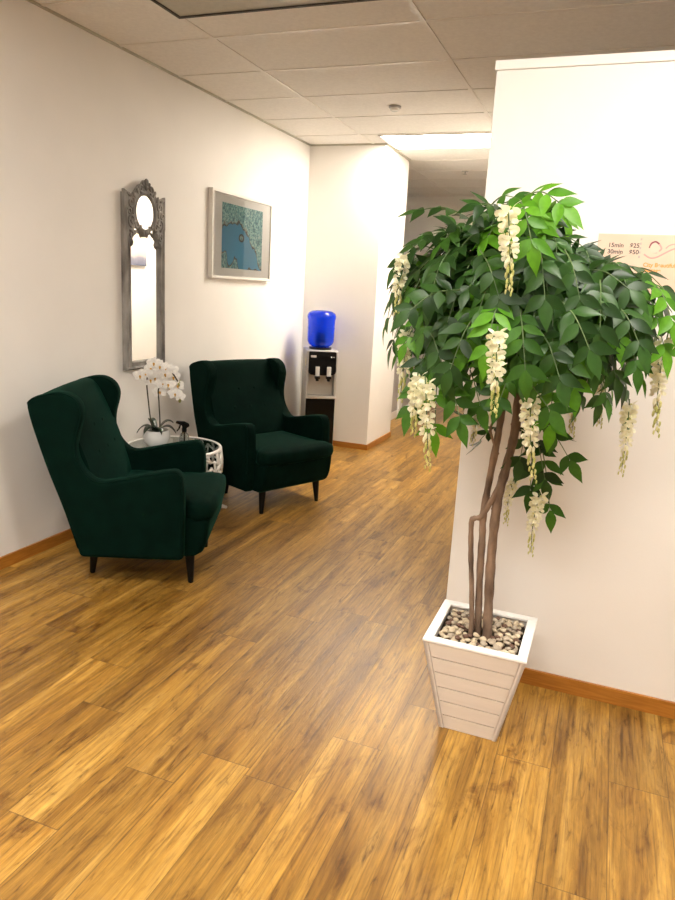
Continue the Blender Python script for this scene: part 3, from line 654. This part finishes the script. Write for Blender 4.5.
# planter ---------------------------------------------------
hw = lambda z: .1055 + (.1785 - .1055) * z / .3665
pl = MB(); a, b_ = .105, .172
pl.hexa([(x * .1, y * .1, .0) for x, y in ((-1, -1), (1, -1), (1, 1), (-1, 1))], [(x * .1, y * .1, .014) for x, y in ((-1, -1), (1, -1), (1, 1), (-1, 1))])
pl = pl.build('planter', 'planter', tree)
for k in range(4):
    R = Matrix.Rotation(k * PI / 2, 4, 'Z'); mb = MB()
    def slab(xa0, xa1, z0, xb0, xb1, z1, th0, th1):
        # board on the sloping side: x range at z0 and z1, thickness from th0 (outer) inwards to th1
        lo = [R @ Vector((xa0, -hw(z0) + th0, z0)), R @ Vector((xa1, -hw(z0) + th0, z0)), R @ Vector((xa1, -hw(z0) + th1, z0)), R @ Vector((xa0, -hw(z0) + th1, z0))]
        up = [R @ Vector((xb0, -hw(z1) + th0, z1)), R @ Vector((xb1, -hw(z1) + th0, z1)), R @ Vector((xb1, -hw(z1) + th1, z1)), R @ Vector((xb0, -hw(z1) + th1, z1))]
        mb.hexa(lo, up)
    slab(-hw(0) + .009, hw(0) - .009, .0, -hw(.3665) + .009, hw(.3665) - .009, .3665, .009, .016)
    n = 6; zz = [.0 + .3665 * (i / n) for i in range(n + 1)]
    for z0, z1 in zip(zz, zz[1:]):
        z0 += .0022; z1 -= .0022
        slab(-hw(z0) + .0205, hw(z0) - .0205, z0, -hw(z1) + .0225, hw(z1) - .0225, z1, .0015, .010)
    for s in (-1, 1):
        e0, e1 = hw(0), hw(.3665)
        if s < 0: slab(-e0 + .001, -e0 + .0165, 0, -e1 + .001, -e1 + .0185, .3665, .001, .010)
        else: slab(e0 - .0165, e0 - .001, 0, e1 - .0185, e1 - .001, .3665, .001, .010)
    mb.build('side_panel', 'planter', pl)
mb = MB(); ro, ri = .1795, .146
for k in range(4):
    R = Matrix.Rotation(k * PI / 2, 4, 'Z')
    q = [(-ro, -ro), (ro, -ro), (ri, -ri), (-ri, -ri)]
    mb.hexa([R @ Vector((x, y, .3665)) for x, y in q], [R @ Vector((x, y, .3765)) for x, y in q])
mb.build('rim', 'planter_rim', pl, bevel=.0015, seg=1)
mb = MB(); n = 14; w = .152
P_ = [[mb.bm.verts.new((-w + 2 * w * i / n, -w + 2 * w * j / n, .337 + .012 * math.exp(-((i - n / 2) ** 2 + (j - n / 2) ** 2) / 14) + rnd.uniform(-.002, .002))) for j in range(n + 1)] for i in range(n + 1)]
for i in range(n):
    for j in range(n): mb.bm.faces.new((P_[i][j], P_[i + 1][j], P_[i + 1][j + 1], P_[i][j + 1]))
mb.build('soil', 'soil', pl)
# stems -------------------------------------------------------
def stem(pts, r0, r1, name='trunk', m='bark', knob=True, n=10, sub=6):
    S = spline([L(p) for p in pts], sub); N = len(S); mb = MB()
    rr = [(r0 + (r1 - r0) * i / (N - 1)) * (1 + (.07 * math.sin(i * 1.9) + .05 * math.sin(i * .7 + 1) if knob else 0)) for i in range(N)]
    mb.tube(S, rr, n)
    if knob:
        for _ in range(max(3, N // 8)):
            i = rnd.randrange(2, N - 2); a = rnd.uniform(0, 6.28); mb.ball(S[i] + Vector((math.cos(a), math.sin(a), 0)) * rr[i] * .8, rr[i] * .38, 1)
    return mb.build(name, m, tree, smooth=True)
stem([(-.277, 2.4, .31), (-.288, 2.4, .493), (-.295, 2.4, .645), (-.297, 2.4, .795), (-.291, 2.4, .907), (-.277, 2.4, .999), (-.263, 2.4, 1.123), (-.265, 2.4, 1.226), (-.256, 2.4, 1.328), (-.248, 2.4, 1.45)], .0175, .0135)
stem([(-.312, 2.41, .31), (-.328, 2.40, .565), (-.334, 2.40, .717), (-.339, 2.40, .809), (-.332, 2.41, .937), (-.32, 2.41, 1.081), (-.314, 2.41, 1.186), (-.305, 2.41, 1.29), (-.302, 2.41, 1.39), (-.352, 2.41, 1.485)], .0130, .0112)
stem([(-.338, 2.39, .31), (-.339, 2.388, .398), (-.350, 2.388, .522), (-.367, 2.395, .652), (-.376, 2.39, .772), (-.368, 2.39, .793), (-.345, 2.39, .803), (-.322, 2.39, .85), (-.300, 2.395, .905), (-.279, 2.4, .999)], .0088, .0105)
stem([(-.312, 2.41, 1.03), (-.333, 2.395, 1.08), (-.344, 2.39, 1.12), (-.331, 2.395, 1.157), (-.311, 2.405, 1.2)], .0045, .004, 'tendril')
CC = Vector((-.285, 2.36, 1.50)); CR = Vector((.43, .34, .335))
for az, el, ln in ((20, 40, .3), (75, 55, .28), (140, 40, .3), (200, 35, .32), (255, 45, .26), (310, 40, .3), (0, 75, .32)):
    d = Vector((math.cos(math.radians(az)) * math.cos(math.radians(el)), math.sin(math.radians(az)) * math.cos(math.radians(el)) * .7, math.sin(math.radians(el))))
    s0 = Vector((-.255, 2.4, 1.38)); stem([s0, s0 + d * ln * .5 + Vector((0, 0, .03)), s0 + d * ln], .011, .005, 'branch', n=8)

# leaf sprays --------------------------------------------------
def leaflet(mb, base, d, nrm, Ln, Wd, r):
    d = d.normalized(); s = nrm.cross(d)
    if s.length < 1e-4: s = d.orthogonal()
    s.normalize(); nn_ = d.cross(s).normalized(); droop = r.uniform(.05, .28) * Ln; fold = r.uniform(.10, .28)
    rows = []
    for u, w in ((0, .06), (.12, .55), (.28, .95), (.44, 1.0), (.62, .76), (.78, .42), (.90, .17), (1.0, .02)):
        c = base + d * (Ln * u) + nn_ * (-droop * u * u); h = Wd * .5 * w
        rows.append((mb.bm.verts.new(c - s * h + nn_ * h * fold), mb.bm.verts.new(c), mb.bm.verts.new(c + s * h + nn_ * h * fold)))
    for A, B in zip(rows, rows[1:]):
        for q in range(2):
            f = mb.bm.faces.new((A[q], A[q + 1], B[q + 1], B[q])); f.material_index = mb.mi; f.smooth = True
YMAX = PY - .012
def clampy(p): 
    q = Vector(p)
    if q.y > YMAX - TY: q.y = YMAX - TY
    return q
def spray(mb, pts, npair, Ln, Wd, up, r, leaf_slot=0):
    S = spline(pts, 5); N = len(S)
    mb.mi = 1; mb.tube(S, [.0024 * (1 - .5 * i / (N - 1)) for i in range(N)], 5)
    mb.mi = leaf_slot
    for k in range(npair):
        u = .22 + .68 * k / max(1, npair - 1); i = min(N - 2, int(u * (N - 1))); t_ = (S[i + 1] - S[i]).normalized()
        nv = (up - t_ * up.dot(t_)); nv = nv.normalized() if nv.length > .05 else t_.orthogonal().normalized(); sd = t_.cross(nv).normalized()
        for sg in (-1, 1):
            dd = (sd * sg * r.uniform(.75, 1.0) + t_ * r.uniform(.45, .8) + nv * r.uniform(-.15, .2) + Vector((0, 0, -.12)))
            leaflet(mb, S[i], dd, (nv + sd * sg * r.uniform(-.25, .25)), Ln * r.uniform(.8, 1.08) * (1 if k else .85), Wd * r.uniform(.85, 1.1), r)
    t_ = (S[-1] - S[-3]).normalized(); nv = (up - t_ * up.dot(t_)); nv = nv.normalized() if nv.length > .05 else t_.orthogonal().normalized()
    leaflet(mb, S[-1], t_ + Vector((0, 0, -.1)), nv, Ln * 1.1, Wd * 1.1, r)
def fix_wall(mb):
    for v in mb.bm.verts:
        if v.co.y > YMAX - TY: v.co.y = YMAX - TY - .01 * math.tanh((v.co.y - YMAX + TY) * 4) * rnd.random()
LEAF_MATS = ['leaf_dark', 'leaf_mid', 'leaf_lime']
sr = random.Random(21)
jobs = []
# outer shell: sprays that spring from inside the crown and arch outward
NS = 190
for i in range(NS):
    z = 1 - 1.62 * (i + .5) / NS; a = i * 2.39996; q = math.sqrt(max(0, 1 - z * z))
    d = Vector((q * math.cos(a), q * math.sin(a), z))
    if d.y > .55: continue
    tip = CC + Vector((d.x * CR.x, d.y * CR.y, d.z * CR.z)) * sr.uniform(.86, 1.04)
    out = Vector((d.x, d.y, 0)); out = out.normalized() if out.length > .15 else Vector((sr.uniform(-1, 1), sr.uniform(-1, .2), 0)).normalized()
    ln = sr.uniform(.19, .27)
    base = tip - d * ln * .62 - out * ln * .25 + Vector((0, 0, ln * (.20 if z > .1 else .55)))
    if tip.x > -.16 and tip.z > 1.70 - (tip.x + .16) * .33:
        dz = tip.z - (1.70 - (tip.x + .16) * .33); tip.z -= dz; base.z -= dz
    mid = (base + tip) / 2 + d * .03 + Vector((0, 0, .035))
    dark = z > -.05  # greens vary at random; light on the lower sprays is put into colour
    c = sr.random()
    m_ = (0 if c < .70 else 1 if c < .96 else 2) if dark else (0 if c < .2 else 1 if c < .78 else 2)
    jobs.append((base, mid, tip + Vector((0, 0, -.02)), m_, sr.choice((4, 5, 6)), sr.uniform(.060, .084), (d + Vector((sr.uniform(-.45, .45), -.25 + sr.uniform(-.4, .3), .35 + sr.uniform(-.3, .3)))).normalized()))
FR = [((-.461, 2.38, 1.792), (-.626, 2.3, 1.818), 0), ((-.451, 2.28, 1.713), (-.486, 2.2, 1.765), 0), ((-.462, 2.33, 1.732), (-.574, 2.25, 1.738), 0), ((-.549, 2.28, 1.741), (-.657, 2.2, 1.64), 0),
 ((-.603, 2.38, 1.7), (-.657, 2.3, 1.565), 2), ((-.64, 2.43, 1.568), (-.703, 2.35, 1.378), 0), ((-.351, 2.18, 1.794), (-.397, 2.1, 1.811), 0), ((-.273, 2.08, 1.836), (-.165, 2.0, 1.802), 2),
 ((-.278, 2.03, 1.817), (-.225, 1.95, 1.70), 2), ((-.385, 2.18, 1.815), (-.30, 2.1, 1.832), 1), ((-.205, 2.28, 1.735), (-.106, 2.2, 1.71), 0), ((-.093, 2.48, 1.66), (.012, 2.4, 1.655), 0),
 ((-.005, 2.38, 1.675), (.126, 2.3, 1.606), 0), ((.06, 2.28, 1.601), (.145, 2.2, 1.44), 2), ((.082, 2.28, 1.631), (.15, 2.2, 1.523), 2), ((-.017, 2.13, 1.568), (.073, 2.05, 1.455), 0),
 ((-.143, 2.03, 1.56), (-.048, 1.95, 1.438), 0), ((-.508, 2.08, 1.452), (-.433, 2.0, 1.332), 0), ((-.424, 2.06, 1.573), (-.546, 1.98, 1.509), 0), ((-.36, 2.05, 1.52), (-.413, 1.97, 1.351), 0),
 ((-.3, 2.01, 1.551), (-.309, 1.93, 1.418), 2), ((-.243, 2.01, 1.528), (-.203, 1.93, 1.373), 1), ((-.186, 2.03, 1.477), (-.112, 1.95, 1.353), 0), ((-.259, 2.06, 1.357), (-.13, 1.98, 1.266), 1),
 ((-.247, 2.08, 1.356), (-.27, 2.0, 1.276), 1), ((-.509, 2.13, 1.328), (-.542, 2.05, 1.21), 1), ((-.434, 2.08, 1.309), (-.377, 2.0, 1.206), 1), ((-.474, 2.1, 1.364), (-.453, 2.02, 1.164), 2),
 ((-.386, 2.13, 1.339), (-.332, 2.05, 1.248), 1), ((-.147, 2.18, 1.387), (-.133, 2.1, 1.205), 2), ((.001, 2.38, 1.416), (-.008, 2.3, 1.266), 1), ((.037, 2.56, 1.373), (.087, 2.5, 1.184), 1),
 ((-.03, 2.48, 1.407), (-.069, 2.4, 1.247), 1), ((.091, 2.48, 1.417), (.026, 2.4, 1.338), 1), ((-.25, 2.48, 1.217), (-.146, 2.4, .965), 0), ((-.225, 2.43, 1.192), (-.073, 2.35, 1.055), 1),
 ((-.225, 2.48, 1.15), (-.236, 2.4, 1.022), 0), ((-.184, 2.48, 1.084), (-.118, 2.4, .863), 1), ((-.202, 2.5, 1.078), (-.193, 2.42, .917), 0), ((-.264, 2.53, 1.138), (-.141, 2.45, 1.132), 0),
 ((-.369, 2.58, 1.062), (-.453, 2.5, 1.136), 0), ((-.343, 2.6, 1.095), (-.399, 2.53, 1.045), 0), ((-.15, 2.08, 1.694), (-.09, 2.0, 1.563), 0), ((-.109, 2.18, 1.647), (.03, 2.1, 1.597), 0),
 ((-.378, 2.06, 1.686), (-.296, 1.98, 1.552), 0), ((-.486, 2.16, 1.689), (-.515, 2.08, 1.54), 0), ((-.211, 2.03, 1.689), (-.175, 1.95, 1.558), 0), ((-.049, 2.08, 1.619), (-.031, 2.0, 1.489), 0)]
manual = []
for a, b2, m_ in FR:
    A, B = Vector(a), Vector(b2); ln = (B - A).length
    mid = (A + B) / 2 + Vector((0, -.02, .12 * ln)); out = Vector((B.x - CC.x, (B.y - CC.y) * 1.4, (B.z - CC.z)))
    manual.append((A, mid, B, m_, 3 if ln < .13 else 4, .078 if ln > .13 else .07, (out.normalized() + Vector((0, -.55, .35))).normalized()))
allj = manual + jobs
# the nearest hundred sprays to the room are parts; the rest is one mass
allj = manual + sorted(jobs, key=lambda j: j[2].y)
for j in allj[:100]:
    mb = MB(); spray(mb, [L(j[0]), L(j[1]), L(j[2])], j[4], j[5], j[5] * .43, j[6], sr); fix_wall(mb)
    mb.build('leaf_spray', [LEAF_MATS[j[3]], 'twig'], tree)
mb = MB()
slots = ['leaf_dark', 'twig', 'leaf_mid', 'leaf_lime']
for j in allj[100:]: spray(mb, [L(j[0]), L(j[1]), L(j[2])], j[4], j[5], j[5] * .43, j[6], sr, (0, 2, 3)[j[3]])
for i in range(150):          # inner foliage
    z = 1 - 1.75 * (i + .5) / 150; a = i * 2.39996 + 1; q = math.sqrt(max(0, 1 - z * z)); d = Vector((q * math.cos(a), q * math.sin(a), z))
    k = sr.uniform(.5, .8); tip = CC + Vector((d.x * CR.x, d.y * CR.y, d.z * CR.z)) * k; base = tip - d * .16 + Vector((0, 0, .06))
    spray(mb, [L(base), L((base + tip) / 2 + Vector((0, 0, .02))), L(tip)], 4, .082, .038, (d + Vector((0, 0, .3))).normalized(), sr, 0 if sr.random() < .7 else 2)
fix_wall(mb)
mb.build('foliage', slots, tree, kind='stuff')
stem([(-.41, 2.36, 1.70), (-.43, 2.34, 1.76), (-.432, 2.34, 1.83)], .003, .0018, 'twig', 'twig', knob=False, n=6)

# hanging flower clusters -------------------------------------
def floret(mb, c, out, size, r):
    # pea flower: upright standard, two wings and a keel
    out = out.normalized(); upv = Vector((0, 0, 1)); sx = out.cross(upv).normalized(); uz = sx.cross(out)
    def petal(o_, d, s, n_, Ln, Wd, cup):
        rows = []
        for u, w in ((0, .25), (.3, .8), (.6, 1.0), (.85, .8), (1, .35)):
            p = o_ + d * (Ln * u) + n_ * (cup * math.sin(u * PI)); rows.append((mb.bm.verts.new(p - s * Wd * w * .5 + n_ * cup * .4), mb.bm.verts.new(p), mb.bm.verts.new(p + s * Wd * w * .5 + n_ * cup * .4)))
        for A, B in zip(rows, rows[1:]):
            for q in range(2): f = mb.bm.faces.new((A[q], A[q + 1], B[q + 1], B[q])); f.material_index = mb.mi; f.smooth = True
    o_ = c + out * size * .25
    petal(o_, (out * .5 + uz * .8).normalized(), sx, out, size * 1.0, size * 1.15, -.1 * size)
    for sg in (-1, 1): petal(o_, (out * .9 + sx * sg * .45 - uz * .25).normalized(), (sx * .5 + uz * sg * .9).normalized(), sx * sg, size * .95, size * .62, .12 * size)
    petal(o_, (out * .9 - uz * .55).normalized(), sx, -out, size * .8, size * .45, .08 * size)
CL = [((-.306, 2.0, 1.81), (-.277, 2.0, 1.579), 1), ((-.295, 1.98, 1.481), (-.28, 1.98, 1.244), 1), ((-.672, 2.3, 1.686), (-.679, 2.3, 1.492), .85), ((-.685, 2.45, 1.437), (-.688, 2.45, 1.181), .9, .89),
 ((-.54, 2.2, 1.297), (-.506, 2.2, 1.006), 1, .90), ((-.59, 2.3, 1.299), (-.588, 2.3, 1.093), .9, .88), ((-.196, 2.1, 1.296), (-.16, 2.1, 1.041), 1), ((-.077, 2.55, 1.348), (-.085, 2.55, 1.109), .9),
 ((-.008, 2.55, 1.364), (.002, 2.55, 1.152), .85), ((.082, 2.5, 1.254), (.09, 2.5, 1.005), .9), ((.157, 2.35, 1.485), (.17, 2.35, 1.179), 1.1), ((-.16, 2.45, .907), (-.166, 2.45, .684), .9),
 ((-.44, 2.62, 1.17), (-.441, 2.62, 1.018), .7), ((-.268, 2.6, .909), (-.28, 2.6, .732), .7)]
fr = random.Random(5)
for A, B, sc, *near in CL:
    cam_ = Vector((0, 0, 1.56)); A, B = (L(cam_ + (Vector(q) - cam_) * (near[0] if near else .955)) for q in (A, B)); mb = MB(); N = 40; ln = (B - A).length
    sway = Vector((fr.uniform(-.012, .012), fr.uniform(-.01, .01), 0))
    pos = lambda u: A.lerp(B, u) + sway * math.sin(u * PI)
    mb.mi = 2; mb.tube([pos(u / 10) for u in range(11)], [.0022 - .0012 * u / 10 for u in range(11)], 5)
    for k in range(N):
        u = .06 + .94 * k / (N - 1); a = k * 2.4 + fr.uniform(-.4, .4); o = Vector((math.cos(a), math.sin(a) , -.25 - .5 * u))
        if u < .6:
            mb.mi = 0; floret(mb, pos(u) + o.normalized() * .006 * sc, o, .0225 * sc * (1.1 - .5 * u) * fr.uniform(.85, 1.15), fr)
            if k % 4 == 0: mb.mi = 1; mb.ball(pos(u) + o.normalized() * .006, .004, 1)
        else:
            mb.mi = 1 if u > .68 else 0; s = .0068 * (1.45 - u) * sc * 1.25
            mb.tube([pos(u), pos(u) + o.normalized() * .008], .0008, 4); mb.ball(pos(u) + o.normalized() * .0105 + Vector((0, 0, -.004)), s, 1, (.75, .75, 1.8))
    fix_wall(mb)
    mb.build('flower_cluster', ['petal', 'bud', 'twig'], tree)

# ------------------------------------------------------------------ pebbles in the planter
pr = random.Random(11); shapes = []
for i in range(9):
    mb = MB(); mb.ball((0, 0, 0), 1, 2)
    for v in mb.bm.verts: v.co *= 1 + .10 * math.sin(v.co.x * 3 + i) + .08 * math.sin(v.co.y * 4 + i * 2)
    for f in mb.bm.faces: f.smooth = True
    me = bpy.data.meshes.new('pebble'); mb.bm.to_mesh(me); mb.bm.free(); me.materials.append(M[('peb_cream', 'peb_cream', 'peb_grey')[i % 3] if i < 7 else 'peb_brown']); shapes.append(me)
LBL = {'peb_cream': ('cream pebble lying in the white planter at the foot of the tree', 'cream pebbles in the planter'), 'peb_grey': ('grey beige pebble lying in the white planter at the foot of the tree', 'grey pebbles in the planter'), 'peb_brown': ('dark brown pebble lying in the white planter at the foot of the tree', 'brown pebbles in the planter')}
trunks = [(-.285, 2.394, .022), (-.309, 2.409, .018), (-.334, 2.389, .014)]
spots = []
def try_place(n, zl, rmin, rmax):
    got = 0; tries = 0; layer = []
    while got < n and tries < 12000:
        tries += 1; r = pr.uniform(rmin, rmax); x = pr.uniform(-.142 + r, .142 - r); y = pr.uniform(-.142 + r, .142 - r)
        if any(math.hypot(TX - .004 + x - a, TY - .006 + y - b_) < r + c for a, b_, c in trunks): continue
        if any(math.hypot(x - a, y - b_) < (r + q) * .90 for a, b_, q in layer): continue
        layer.append((x, y, r)); got += 1
        spots.append((x, y, zl + pr.uniform(-.001, .002), r))
try_place(120, .3515, .0095, .0145); try_place(95, .362, .0095, .015)
for x, y, z, r in spots:
    me = shapes[0] if False else pr.choice(shapes)
    o = bpy.data.objects.new('pebble', me); COL.objects.link(o); o.location = (TX - .004 + x, TY - .006 + y, z + .010 * math.exp(-(x * x + y * y) / .006))
    s = r; o.scale = (s * pr.uniform(.98, 1.1), s * pr.uniform(.82, .98), s * pr.uniform(.5, .66)); o.rotation_euler = (pr.uniform(-.35, .35), pr.uniform(-.35, .35), pr.uniform(0, 6.28))
    k = [q for q in LBL if me.materials[0] == M[q]][0]; tag(o, LBL[k][0], 'pebble', LBL[k][1])

# ------------------------------------------------------------------ camera, world, view
yaw, pitch, roll = -.35933529, -.22703147, .05526846
fw_ = Vector((math.sin(yaw) * math.cos(pitch), math.cos(yaw) * math.cos(pitch), math.sin(pitch)))
rt = Vector((math.cos(yaw), -math.sin(yaw), 0)); upv = rt.cross(fw_)
r_ = rt * math.cos(roll) + upv * math.sin(roll); u_ = -rt * math.sin(roll) + upv * math.cos(roll)
cam = bpy.data.cameras.new('camera'); co = bpy.data.objects.new('camera', cam); COL.objects.link(co)
cam.sensor_fit = 'VERTICAL'; cam.sensor_height = 36; cam.lens = 700.89 / 900 * 36; cam.clip_start = .05
co.matrix_world = Matrix(((r_.x, u_.x, -fw_.x, 0), (r_.y, u_.y, -fw_.y, 0), (r_.z, u_.z, -fw_.z, 1.56), (0, 0, 0, 1)))
scene.camera = co
wd = bpy.data.worlds.new('world'); scene.world = wd; wd.use_nodes = True
wd.node_tree.nodes['Background'].inputs[0].default_value = (1, .93, .84, 1); wd.node_tree.nodes['Background'].inputs[1].default_value = .3
vs = scene.view_settings; vs.view_transform = 'Standard'; vs.look = 'None'; vs.gamma = 1; vs.use_curve_mapping = False; vs.exposure = 0.0
scene.cycles.use_denoising = True
scene.cycles.max_bounces = 10; scene.cycles.diffuse_bounces = 6; scene.cycles.transparent_max_bounces = 12
